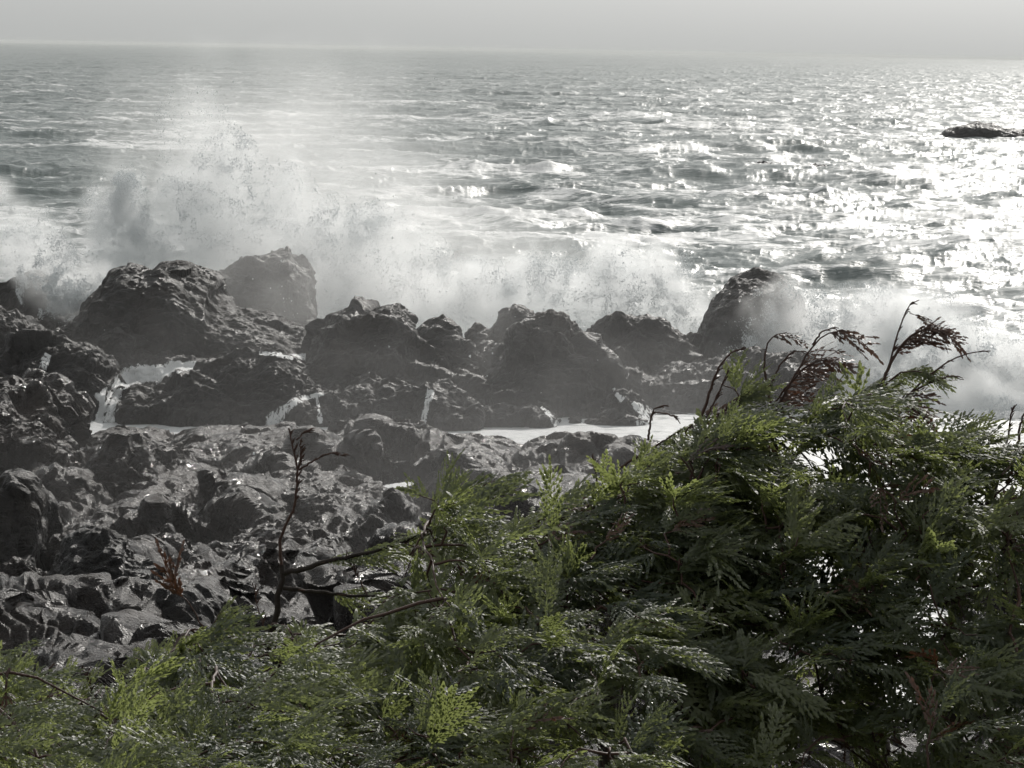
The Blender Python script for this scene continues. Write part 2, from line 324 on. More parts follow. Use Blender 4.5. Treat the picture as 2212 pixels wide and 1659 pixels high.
rock('outcrop', 'broad flat-topped outcrop shining white beside the channel at right', 'rock', [(1110,1080),(1140,985),(1170,965),(1230,960),(1300,962),(1400,968),(1480,985),(1540,1060)], 81, 3.8, zb=-.2, seed=67, amp=.4, q=.3, mat=SHELF, group=S)
rock('outcrop', 'shining white-wet slab outcrop directly behind the cedar tops', 'rock', [(1050,1200),(1078,1090),(1110,1050),(1160,1040),(1230,1045),(1290,1060),(1350,1090),(1400,1200)], 69, 4.2, zb=.3, seed=68, amp=.4, q=.3, mat=SHELF, group=S)
rock('outcrop', 'long slanting slab ridge rising to the right, left part of the near shore', 'rock', [(60,1190),(110,1110),(170,1060),(240,990),(300,955),(345,960),(350,1010),(300,1110),(270,1190)], 75, 2.0, zb=.1, seed=69, mat=SHELF, group=S, skew=.25) if False else None
rock('outcrop', 'slanting slab ridge left of the pale flat-topped slab', 'rock', [(120,1130),(160,1070),(220,1010),(262,975),(300,955),(335,962),(352,1000),(360,1060),(380,1130)], 76, 3.0, zb=.1, seed=70, mat=SHELF, group=S, skew=.2)
rock('outcrop', 'low broad dark outcrop behind the bare cedar leader', 'rock', [(400,1180),(450,1110),(540,1062),(620,1030),(700,1040),(800,1060),(870,1090),(920,1160)], 71, 3.0, zb=.3, seed=72, amp=.8, mat=SHELF, group=S)
rock('outcrop', 'large dark wall of rock low at the left behind the cedar sprays', 'rock', [(60,1560),(130,1450),(230,1370),(330,1310),(400,1290),(450,1320),(480,1400),(500,1560)], 49.5, 2.2, zb=.8, seed=73, amp=.8, mat=ROCK, group=S)
for k_, (u, v, Y, D_, w_, lb) in enumerate([(215,1030,76,9,46,'long narrow slab ridge running away from the viewer, left of the pale flat-topped slab'), (322,1062,73,7.5,58,'dark slanting slab ridge below the pale flat-topped slab'), (440,1118,69,7,70,'broad slanting slab at the middle left with a dark undercut side'), (140,1190,63,6,60,'low slanting slab beside the smooth dark lump'), (560,1195,62,5.5,80,'flat wet slab left of the bare cedar leader'), (330,1235,59,5,90,'tilted slab above the rusty brown tuft'), (720,1120,69,5,90,'flat layered slab just right of the bare cedar leader')]):
    rock('outcrop', lb, 'rock', [(u-w_-12, v+60), (u-w_, v+18), (u-w_*.5, v-2), (u, v-8), (u+w_*.6, v+4), (u+w_, v+22), (u+w_+14, v+60)], Y, D_, zb=.1, seed=300+k_, amp=1.05, q=.36, mat=SHELF, group='slanting slabs of the near shelf', skew=.05+.03*(k_ % 3))
bs = random.Random(5)
for i in range(14):
    u = bs.uniform(20, 1150); v = bs.uniform(1090, 1400); Y = np.interp(v, [960, 1050, 1150, 1250, 1400], [86, 76, 66, 58, 48])-.3
    w = bs.uniform(45, 120); h = w*bs.uniform(.3, .55); sil = [(u-w/2-12, v+30), (u-w/2, v), (u-w*bs.uniform(.2, .4), v-h*bs.uniform(.6, .9)), (u+w*bs.uniform(-.15, .15), v-h), (u+w*bs.uniform(.2, .35), v-h*bs.uniform(.4, .8)), (u+w/2, v), (u+w/2+14, v+30)]
    rock('boulder', 'broken grey-brown boulder lying on the jagged near shelf', 'rock', sil, Y, w*K*Y/FPX*.55, zb=.2, seed=200+i, amp=1.1, res=.04, mat=SHELF, group='broken boulders strewn over the near shelf', skew=bs.uniform(-.2, .3))

# ------------------------------------------------------------------ running white water, laid on the rock
bpy.context.view_layer.update(); dg = bpy.context.evaluated_depsgraph_get()
def hit(u, v):
    d = ray(u, v); ok, loc, *_ = sc.ray_cast(dg, Vector(CAM), Vector(d)); return (loc-Vector(CAM)).length if ok else None
def cascade2(label, ea, eb, nw=40):
    def rs(e, n):
        e = np.array(e, float); L = np.concatenate([[0], np.cumsum(np.hypot(*np.diff(e, axis=0).T))]); s = np.linspace(0, L[-1], n); return np.stack([np.interp(s, L, e[:, k]) for k in (0, 1)], 1)
    ns = 90; A_, B_ = rs(ea, ns), rs(eb, ns); k = np.linspace(0, 1, nw)
    UV = A_[:, None]*(1-k)[None, :, None]+B_[:, None]*k[None, :, None]
    D = np.array([[hit(*UV[i, j]) or np.nan for j in range(nw)] for i in range(ns)]); D = np.where(np.isnan(D) | (D < 89), np.nanmedian(D), D)
    for _ in range(7):
        E = np.pad(D, 1, mode='edge'); M_ = (E[:-2, 1:-1]+E[2:, 1:-1]+E[1:-1, :-2]+E[1:-1, 2:]+D)/5; D = np.minimum(M_, D+.25)
    V = np.array([[CAM+ray(*UV[i, j])*(D[i, j]-.14) for j in range(nw)] for i in range(ns)]).reshape(-1, 3)
    V += np.stack([0*V[:, 0], -.06*fbm(V*4, 3, 5), .06*fbm(V*5, 3, 6)], 1)
    ed = np.ones((ns, 1))*(1-np.abs(k*2-1)**3)[None, :]*1.6
    o = mesh_obj('cascade', V-V[0], gridfaces(ns, nw), CASC, smooth=True, attrs={'edge': ed.ravel()}); o.location = V[0]; tag(o, label, 'cascade', 'white water running off the ledges')
def cascade(label, path, nw=22, name='cascade', group='white water running off the ledges'):
    path = np.array(path, float); L = np.concatenate([[0], np.cumsum(np.hypot(*np.diff(path[:, :2], axis=0).T))])
    ns = max(14, int(L[-1]/3)); s = np.linspace(0, L[-1], ns); C = np.stack([np.interp(s, L, path[:, k]) for k in range(3)], 1)
    T = np.gradient(C[:, :2], axis=0); T /= np.linalg.norm(T, axis=1, keepdims=True)+1e-9; Nn = np.stack([-T[:, 1], T[:, 0]], 1)
    D = np.zeros((ns, nw)); UV = np.zeros((ns, nw, 2)); ed = np.zeros((ns, nw))
    for i in range(ns):
        for j in range(nw):
            k = (j/(nw-1)-.5)*2; jit = 1+.22*math.sin(i*.31+k*2)+.12*math.sin(i*.73+4)
            uv = C[i, :2]+Nn[i]*C[i, 2]*k*jit*.5; UV[i, j] = uv; h = hit(*uv); D[i, j] = h if h and h > 89 else np.nan
            ed[i, j] = 1-abs(k)**2.2
    if np.isnan(D).all(): return
    D = np.where(np.isnan(D), np.nanmedian(D), D); D = np.clip(D, np.median(D)-3, np.median(D)+3)
    for _ in range(7):
        E = np.pad(D, 1, mode='edge'); A_ = (E[:-2, 1:-1]+E[2:, 1:-1]+E[1:-1, :-2]+E[1:-1, 2:]+D)/5; D = np.minimum(A_, D+.25)
    V = np.array([[CAM+ray(*UV[i, j])*(D[i, j]-.12) for j in range(nw)] for i in range(ns)]).reshape(-1, 3)
    o = mesh_obj(name, V-V[0], gridfaces(ns, nw), CASC, smooth=True, attrs={'edge': ed.ravel()}); o.location = V[0]; tag(o, label, 'cascade', group)
cascade2('wide foaming cascade tumbling down between the left ledges', [(425,776),(375,780),(345,790),(280,788),(252,806),(238,830),(192,854),(152,876),(122,898),(126,930),(150,948)], [(415,800),(380,808),(345,826),(300,830),(262,846),(258,870),(248,895),(238,915),(245,935),(240,955),(225,960)])
cascade('side fall dropping straight down beside the wide foaming cascade', [(262,842,20),(243,868,26),(238,900,30),(236,935,46)])
cascade('narrow white stream spilling from the pool at far left', [(105,765,20),(92,790,22),(84,820,22),(66,852,24)])
cascade('arched white trickle curling over the low rounded ledge', [(700,852,12),(668,856,12),(640,868,18),(612,884,24),(596,905,34),(590,925,44)])
cascade('thin trickle down the face of the low rounded ledge', [(686,858,8),(688,885,8),(692,915,14)])
cascade('forked trickle at the centre beside the small square ledge', [(934,842,22),(922,868,16),(918,900,14),(914,930,16)])
cascade('thin slanting trickle under the steep peaked rock', [(1170,878,8),(1190,900,12),(1204,918,20)])
cascade('short white fall spreading into the channel at right', [(1368,868,12),(1390,890,34),(1405,925,62)])
cascade('short thin trickle high beside the short white fall', [(1326,838,8),(1334,856,12),(1345,866,22)])
cascade('bright wash along the foot of the tall rounded middle rock', [(560,762,10),(610,768,12),(660,772,16)])
def pool(label, poly, z):
    pts = [CAM+ray(u, v)*((z-H)/ray(u, v)[2]) for u, v in poly]; c = np.mean(pts, 0); V = []; n = len(pts); rings = 8
    for r in range(rings+1):
        for q in pts:
            w = c+(q-c)*(r/rings); V.append(w+np.array([0, 0, .03*math.sin(w[0]*3+w[1])]))
    V = np.array(V); a = np.arange((rings+1)*n).reshape(rings+1, n); b = np.roll(a, -1, 1)
    Fq = np.stack([a[:-1], a[1:], b[1:], b[:-1]], -1).reshape(-1, 4); ed = np.repeat(np.clip(2.2*(1-np.arange(rings+1)/rings), 0, 1), n)
    o = mesh_obj('tide_pool', V-c, Fq, CASC, smooth=True, attrs={'edge': ed*1.6}); o.location = c
    tag(o, label, 'pool', 'foam-covered pools among the rocks')
pool('white foam-covered pool at the far left above the ledge', [(-60,748),(0,752),(60,742),(100,730),(140,732),(190,742),(175,752),(130,758),(110,772),(60,762),(0,768),(-60,775)], 1.25)
pool('small white pool on the shelf left of the pointed outcrop', [(780,1062),(830,1048),(890,1038),(905,1045),(880,1055),(820,1066)], .95)
pool('small white pool behind the bare brown cedar tip', [(640,946),(660,938),(725,938),(735,946),(690,955),(660,964),(645,960)], .55)

# ------------------------------------------------------------------ sea
def build_sea():
    na, ny = 1350, 2500
    X, Yg, na, ny = polar(R(-11.5), R(11.5), na, 38, 14000, ny, wide=R(36))
    x = X.astype(np.float32).ravel(); y = Yg.astype(np.float32).ravel()
    calm = np.clip((y-104)/45, .10, 1)
    lee = np.where(x > 13, np.clip((y-84)/30, .1, 1), calm); calm = np.minimum(1, np.maximum(calm, lee))
    dyg = y*(math.log(14000/38)/2500); z = np.zeros_like(x); dxs = np.zeros_like(x); slope = np.zeros_like(x)
    rr = np.random.default_rng(3)
    q = np.stack([x, y, 0*x], -1)
    env = (.75+.45*vnoise(q*.012, 5)).astype(np.float32); env2 = np.clip(.8+.8*vnoise(q*.045, 6), .1, 2).astype(np.float32)
    warp = (1.8*vnoise(q*.05, 7)).astype(np.float32)
    for i in range(84):
        lam = .8*(60/.8)**(i/83.0); lam *= rr.uniform(.92, 1.08)
        th = rr.normal(R(-78), R(26)) if lam > 12 else rr.normal(R(-60), R(42))
        k = 2*math.pi/lam; st = .022 if lam < 3 else .026 if lam < 9 else .014; A = st/k
        fade = np.clip(lam/(dyg*1.6)-.5, 0, 1).astype(np.float32)
        ph = k*((x+warp)*math.cos(th)+(y-warp)*math.sin(th))+rr.uniform(0, 6.28)
        e = (env if lam > 12 else env2)*fade*calm
        s_, c_ = np.sin(ph), np.cos(ph)
        z += A*e*s_; dxs += A*e*c_*math.cos(th); slope += k*A*e*s_
    ca, sa = math.cos(R(14)), math.sin(R(14)); wx = 2.2*vnoise(q*.13, 8); wy = 2.2*vnoise(q*.13, 9)
    qa = np.stack([(x+wx)*ca+(y+wy)*sa, -(x+wx)*sa+(y+wy)*ca, 0*x], -1).astype(np.float32)
    for sx, sy, am, sd in ((.055, .11, .6, 61), (.13, .24, .32, 62), (.30, .52, .17, 63), (.7, 1.1, .085, 64), (1.7, 2.4, .036, 65)):
        rn = (1-np.abs(vnoise(qa*np.array([sx, sy, 1], np.float32), sd)))**2.2
        far = np.clip(1.5*(1/sy)/dyg, 0, 1)**.35
        z += am*(rn-.35)*calm*far; slope += .10*(rn-.4)*calm
    # aerated water and whitecaps
    f = fbm(q*np.array([.05, .09, 1]), 5, 31); fs = fbm(q*np.array([.16, .5, 1]), 4, 37, ridged=True)
    foam = .31+.34*np.clip(slope*5, -1, 1)*(.5+.5*f)+.18*f+.16*np.clip(fs, -1, 1)
    surf = np.exp(-np.clip(y-108, 0, 400)/42)
    foam = foam+.66*surf*(.75+.5*f)
    foam = np.where((y < 112) & ((x < 13) | (y < 98)), np.where((y < 80) | (x > 12), .42, .86), foam)
    near = np.clip((140-y)/40, 0, 1); foam = np.maximum(foam, near*.75)
    foam = foam*np.clip(1.05-y/3500, .35, 1)
    z += .25*surf*fs*calm
    V = np.stack([x-dxs*.8, y, z], -1)
    o = mesh_obj('sea', V, gridfaces(na, ny), WATER, smooth=True, attrs={'foam': foam})
    tag(o, 'rough stormy grey sea glittering in the sun', 'sea', kind='structure')
build_sea()

# ------------------------------------------------------------------ spray: droplets and mist
def spray(name, label, blobs, dens, nz, ndrop, seed, size=(.012, .04), mist=None, vox=.22, thr=.42, group='bursts of sea spray', nscale=.55):
    """blobs: (centre xyz, radii xyz, weight)"""
    c = np.array([b[0] for b in blobs]); r = np.array([b[1] for b in blobs]); w = np.array([b[2] for b in blobs])
    rg = np.random.default_rng(seed); lo = (c-r).min(0); hi = (c+r).max(0); lo[2] = max(lo[2], -.3)
    pts = []
    pw = w*np.prod(r, axis=1)**.5; pw /= pw.sum()
    tot = 0; it = 0
    while tot < ndrop and it < 60:
        it += 1; k = rg.choice(len(blobs), 40000, p=pw); d = rg.normal(size=(40000, 3)); d /= np.linalg.norm(d, axis=1, keepdims=True)
        q = c[k]+d*r[k]*(rg.random((40000, 1))**.45)*1.02
        n = fbm(q*1.1, 3, seed)+.8*fbm(q*3.4, 2, seed+5); q = q[(n > .55+.35*rg.random(40000)) & (q[:, 2] > 0)]
        pts.append(q); tot += len(q)
    q = np.concatenate(pts)[:ndrop]; n = len(q)
    sz = size[0]+(size[1]-size[0])*rg.random(n)**5
    tet = np.array([[1, 1, 1], [-1, -1, 1], [-1, 1, -1], [1, -1, -1]], float)/1.2
    ax = rg.normal(size=(n, 3, 3)); Q, _ = np.linalg.qr(ax)
    V = (q[:, None, :]+np.einsum('kj,nji->nki', tet, Q)*sz[:, None, None]*np.array([1, 1, 1.3])).reshape(-1, 3)
    Fq = (np.array([[0, 1, 2], [0, 3, 1], [0, 2, 3], [1, 3, 2]])[None]+np.arange(n)[:, None, None]*4).reshape(-1, 3)
    ctr = c.mean(0); o = mesh_obj(name, V-ctr, Fq, DROP); o.location = ctr; tag(o, label, 'spray', group, 'stuff')
    # mist volume on a grid computed by geometry nodes
    me = bpy.data.meshes.new('mist'); me.materials.append(mist); mo = bpy.data.objects.new('mist', me); COL.objects.link(mo); mo.parent = o; mo.location = -Vector(ctr)
    tag(mo, kind='stuff')
    g = bpy.data.node_groups.new('mist_field', 'GeometryNodeTree'); g.interface.new_socket('Geometry', in_out='OUTPUT', socket_type='NodeSocketGeometry')
    def N(ty, ins=None, **kw):
        x = g.nodes.new(ty)
        for k_, v_ in kw.items(): setattr(x, k_, v_)
        for k_, v_ in (ins or {}).items():
            if isinstance(v_, bpy.types.NodeSocket): g.links.new(v_, x.inputs[k_])
            else: x.inputs[k_].default_value = v_
        return x
    def mt(op, a, b=0.0, clamp=False): return N('ShaderNodeMath', {0: a, 1: b}, operation=op, use_clamp=clamp).outputs[0]
    pos = N('GeometryNodeInputPosition').outputs[0]
    nw_ = N('ShaderNodeTexNoise', {'Vector': pos, 'Scale': .33, 'Detail': 5.0, 'Roughness': .6})
    off = N('ShaderNodeVectorMath', {0: nw_.outputs['Color'], 1: (.5, .5, .5)}, operation='SUBTRACT').outputs[0]
    off = N('ShaderNodeVectorMath', {0: off, 3: 5.5}, operation='SCALE').outputs[0]
    pw_ = N('ShaderNodeVectorMath', {0: pos, 1: off}, operation='ADD').outputs[0]
    acc = None
    for (bc, br, bw) in blobs:
        v_ = N('ShaderNodeVectorMath', {0: pw_, 1: tuple(bc)}, operation='SUBTRACT').outputs[0]
        v_ = N('ShaderNodeVectorMath', {0: v_, 1: tuple(br)}, operation='DIVIDE').outputs[0]
        l_ = N('ShaderNodeVectorMath', {0: v_}, operation='LENGTH').outputs['Value']
        f_ = mt('MULTIPLY', mt('SUBTRACT', 1.0, l_, clamp=True), bw*1.6)
        acc = f_ if acc is None else mt('ADD', acc, f_)
    sv = N('ShaderNodeVectorMath', {0: pos, 1: nz}, operation='MULTIPLY').outputs[0]
    n1 = N('ShaderNodeTexNoise', {'Vector': sv, 'Scale': nscale, 'Detail': 7.0, 'Roughness': .62, 'Distortion': .6}).outputs[0]
    n1 = mt('SUBTRACT', n1, thr); n1 = mt('MULTIPLY', n1, 5.0, clamp=True)
    n1 = mt('ADD', mt('MULTIPLY', n1, .9), .1)
    den = mt('MULTIPLY', mt('MULTIPLY', mt('MINIMUM', acc, 1.3), n1), dens)
    res = [int(np.clip((hi[k_]-lo[k_]+2)/(vox*(1.6 if k_ == 1 else 1)), 16, 260)) for k_ in range(3)]
    vc = N('GeometryNodeVolumeCube', {'Density': den, 'Background': 0.0, 'Min': tuple(lo-1), 'Max': tuple(hi+1), 'Resolution X': res[0], 'Resolution Y': res[1], 'Resolution Z': res[2]})
    sm = N('GeometryNodeSetMaterial', {0: vc.outputs[0], 'Material': mist}); go = g.nodes.new('NodeGroupOutput'); g.links.new(sm.outputs[0], go.inputs[0])
    md = mo.modifiers.new('mist', 'NODES'); md.node_group = g
MIST = vol_mat('white_spray_mist', .58, (.988, .996, .998))
def B3(u, v, Y, ru, ry, rv, w=1.0):      # blob given by where it stands
    return (tuple(P(u, v, Y)), (ru*K*Y/FPX, ry, rv*K*Y/FPX), w)
if 'spray' in SKIP: spray = lambda *a, **k: None
spray('sea_spray', 'huge white burst of spray rising behind the left rocks', [
    B3(40,540,112,130,4,110,1), B3(-40,470,112,90,3,90,.6), B3(125,610,105,90,2.0,90,2.6), B3(180,640,103.5,60,1.5,60,1.2), B3(250,470,114,80,3,110,1.0), B3(275,410,115,45,2,60,.9), B3(340,540,114,170,4,100,1.2), B3(440,450,116,110,4,120,.9),
    B3(500,370,117,70,4,100,.55), B3(420,300,119,90,4,130,.25), B3(600,430,117,90,4,90,.6), B3(560,570,114,190,4,110,.9), B3(690,500,115,110,4,90,.6), B3(760,590,115,130,4,90,.8), B3(620,640,112,150,3,80,.8), B3(790,480,117,60,3,60,.4)],
    1.0, (1, .7, .8), 140000, 1, size=(.008, .026), mist=MIST)
spray('sea_spray', 'low white surge of spray behind the centre rocks', [
    B3(900,640,112,220,4,110,1), B3(1080,640,112,200,4,90,.9), B3(1250,620,112,190,4,90,1.0), B3(1400,620,110,150,3,100,1.3), B3(1480,690,109.5,90,2.5,110,1.2), B3(820,560,116,180,4,110,.5)],
    1.0, (1, .7, 1), 60000, 2, size=(.008, .026), mist=MIST)
spray('sea_spray', 'tall pale burst of spray at right behind the cedar tips', [
    B3(1720,770,103,170,3,170,1.6), B3(1860,800,103,210,3.5,190,1.7), B3(2010,830,103,230,3.5,210,1.8), B3(2170,880,102,230,3.5,220,1.8), B3(2330,900,103,200,3.5,220,1.6), B3(1640,850,102,90,2,150,1), B3(1715,810,102.5,75,1.8,90,2.2), B3(1640,885,101.5,90,1.6,60,2.0), B3(2080,925,98.5,380,2,100,3.5), B3(1900,950,101,330,3,120,1.2)],
    1.3, (1, .7, .8), 140000, 3, size=(.008, .026), mist=MIST)
THIN = vol_mat('thin_drifting_mist', .55, (.993, .995, .995))
spray('drifting_mist', 'thin veil of mist drifting over the sea and rocks', [
    B3(520,330,122,420,7,260,.9), B3(760,330,130,360,8,280,.5), B3(700,620,106,420,4,170,.8), B3(300,800,100,400,4,120,.12), B3(1080,760,96,90,1.5,110,.8), B3(620,690,104.5,130,1.5,110,2.2), B3(560,640,105,110,1.2,80,1.6), B3(820,700,95.3,120,1.0,90,.5), B3(1220,780,94,160,1.0,90,.3), B3(1000,560,125,450,8,150,.7), B3(700,480,120,420,7,200,1.0), (tuple(P(700,1150,70)), (14, 24, 5), .05), (tuple(P(1300,1150,72)), (12, 22, 5), .045), (tuple(P(1000,800,94)), (24, 4, 5), .2)],
    .10, (.5, .5, .9), 300, 4, mist=THIN, vox=.4, thr=.36, group='drifting mist', nscale=.3)

# ------------------------------------------------------------------ cedars
def strip(a, b, w, nrm, mid=0.0):
    """bent tapered strip from a to b (2 quads -> 6 verts)"""
    d = b-a; side = np.cross(nrm, d); side /= np.linalg.norm(side)+1e-9
    m = (a+b)/2+nrm*mid
    return [a-side*w*.5, a+side*w*.5, m-side*w*.62, m+side*w*.62, b-side*w*.22, b+side*w*.22]
SQ = np.array([[0, 1, 3, 2], [2, 3, 5, 4]])
def frond_template(seed, L=.16, wid=.5, nb=7, droop=.35, sparse=1.0, tl0=.017, wd=.0062):
    """flat scale-leaf spray: rachis, alternate branchlets sweeping forward, short blunt side twiglets"""
    rg = np.random.default_rng(seed); V = []; curl = rg.uniform(-.25, .25)
    def rach(t): return np.array([L*t, curl*L*t*t, -droop*L*t**2.2])
    for i in range(6): V.append(strip(rach(i/6), rach((i+1)/6), .0042*(1-.5*i/6), np.array([0, 0, 1.])))
    def branch(a, dr, bend, bl, nn, step, tl, w):
        def bp(q): return a+dr*bl*q+bend*bl*q*q*.6
        V.append(strip(bp(0), bp(.5), w*.62, nn)); V.append(strip(bp(.5), bp(1)+.0*dr, w*.62, nn)); m = max(2, int(bl/step))
        for j in range(m):
            q = (j+.6)/m
            for s2 in (-1, 1):
                if rg.random() < .10: continue
                t_ = tl*(1-.5*q)*rg.uniform(.7, 1.25); p0 = bp(q); td = dr+bend*q*1.2; td = td/np.linalg.norm(td); sv = np.cross(nn, td)
                tp = p0+(td*.85+sv*s2*.55)*t_+np.array([0, 0, -.25*t_]); n3 = nn+rg.normal(size=3)*.28; n3 /= np.linalg.norm(n3)
                V.append(strip(p0, tp, w*rg.uniform(.8, 1.1), n3, .0012))
        V.append(strip(bp(.93), bp(1)+(dr+bend)*tl*.6, w, nn, .001))
    for i in range(nb):
        t = .06+.86*(i+.3*rg.random())/nb
        for sd in (-1, 1):
            if rg.random() > sparse: continue
            bl = L*wid*(math.sin(math.pi*min(1, t*.85+.18))**.8)*rg.uniform(.65, 1.15)+.008; ang = R(rg.uniform(30, 50))
            nn = np.array([rg.uniform(-.35, .35), rg.uniform(-.35, .35), 1.]); nn /= np.linalg.norm(nn)
            branch(rach(t+.04*(sd > 0)), np.array([math.cos(ang), sd*math.sin(ang), rg.uniform(-.12, .22)]), np.array([.4, -.15*sd, -.45-droop*.4]), bl, nn, .0125, tl0, wd)
    branch(rach(.9), np.array([1, curl*2, -droop]), np.array([.1, 0, -.5]), L*.22, np.array([0, 0, 1.]), .011, tl0*.8, wd)
    return np.array(V)
TEMPL = [frond_template(10+i, L=l, wid=w_, nb=n_, droop=d_) for i, (l, w_, n_, d_) in enumerate([(.17, .42, 7, .25), (.14, .46, 6, .5), (.20, .36, 8, .40), (.12, .5, 5, .2), (.16, .40, 6, .75), (.10, .55, 4, .45), (.22, .26, 9, .3), (.13, .62, 5, .6), (.18, .3, 6, .9)])]
TDEAD = [frond_template(30+i, L=.11, wid=.3, nb=5, droop=.75, sparse=.7, tl0=.014, wd=.0062) for i in range(3)]
def tube(pts, radii, ns=6):
    pts = np.array(pts, float); n = len(pts); T = np.gradient(pts, axis=0); T /= np.linalg.norm(T, axis=1, keepdims=True)+1e-9
    a = np.cross(T, [0, 1, .13]); a /= np.linalg.norm(a, axis=1, keepdims=True)+1e-9; b = np.cross(T, a)
    ang = np.linspace(0, 2*math.pi, ns, endpoint=False); r = np.array(radii)[:, None]
    V = pts[:, None]+a[:, None]*(np.cos(ang)*r)[..., None]+b[:, None]*(np.sin(ang)*r)[..., None]
    i = np.arange(n*ns).reshape(n, ns); j = np.roll(i, -1, 1)
    return V.reshape(-1, 3), np.stack([i[:-1], j[:-1], j[1:], i[1:]], -1).reshape(-1, 4)
def smooth_path(p, n, rg=None, wob=0.0):
    p = np.array(p, float); L = np.concatenate([[0], np.cumsum(np.linalg.norm(np.diff(p, axis=0), axis=1))]); s = np.linspace(0, L[-1], n)
    q = np.stack([np.interp(s, L, p[:, k]) for k in range(3)], 1)
    for _ in range(max(1, n//10)):
        q[1:-1] = (q[:-2]+2*q[1:-1]+q[2:])/4
    if rg is not None and wob: q[1:-1] += rg.normal(size=(n-2, 3))*wob
    return q
class Bag:
    def __init__(s): s.V = []; s.F = []; s.n = 0; s.A = []
    def add(s, V, F, a=0.0): s.V.append(V); s.F.append(F+s.n); s.n += len(V); s.A.append(np.full(len(V), a))
    def build(s, name, mat, parent, origin, smooth=False):
        if not s.V: return None
        return mesh_obj(name, np.concatenate(s.V)-origin, np.concatenate(s.F), mat, parent, smooth, {'tint': np.concatenate(s.A)})
def place_frond(bag, T, pos, d, up, scale, tint):
    d = d/np.linalg.norm(d); s = np.cross(up, d); s /= np.linalg.norm(s)+1e-9; u = np.cross(d, s)
    Mx = np.stack([d, s, u], 0)*scale
    V = (T.reshape(-1, 3)@Mx)+pos; S_ = len(T)
    F = (SQ[None]+np.arange(S_)[:, None, None]*6).reshape(-1, 4); bag.add(V, F, tint)
ENV = np.array([(-100,1380),(0,1400),(60,1440),(130,1500),(200,1520),(260,1460),(330,1430),(380,1385),(430,1350),(500,1335),(560,1350),(620,1335),(700,1350),(780,1335),(840,1295),(885,1200),(900,1120),(940,1062),(1040,1045),(1075,1090),(1100,1140),(1150,1080),(1200,1062),(1250,1062),(1290,1045),(1340,1010),(1400,985),(1470,955),(1520,925),(1570,905),(1620,900),(1680,905),(1740,885),(1790,845),(1850,825),(1920,835),(1960,870),(1990,935),(2060,925),(2110,930),(2140,985),(2175,950),(2212,930),(2320,900)], float)
GAPS = [(420,1480,45,26,.9),(610,1500,40,24,.8),(150,1590,40,25,.9),(820,1430,46,34,.9),(740,1560,40,26,.8),(330,1590,30,22,.8),(1000,1400,36,26,.7),(1240,1200,26,20,.7),(1400,1240,30,20,.6),(1790,985,46,34,1.0),(1480,1010,30,14,.7),(250,1440,60,45,.9),(170,1470,70,40,.9),(700,1340,80,45,.75),(960,1230,70,55,.9),(560,1400,50,55,.8),(500,1480,50,30,.7),(1975,1585,60,40,1.0),(1880,1500,40,30,.6),(1350,1560,70,50,.7),(1250,1610,90,45,.7),(1080,1600,40,40,.5),(1140,1140,30,24,.7),(1500,1180,30,24,.8),(2100,1560,50,50,.7),(1760,1600,50,50,.6),(1600,1350,30,20,.6),(1490,1480,40,40,.6),(2135,1040,26,40,.7),(1730,1640,70,40,.8)]
def keep(u, v, rg):
    if v < np.interp(u, ENV[:, 0], ENV[:, 1]): return False
    for a, b, ra, rb, pr in GAPS:
        if ((u-a)/ra)**2+((v-b)/rb)**2 < 1 and rg.random() < pr: return False
    return True
def cedar(*a, **k):
    return 0 if 'tree' in SKIP else cedar_(*a, **k)
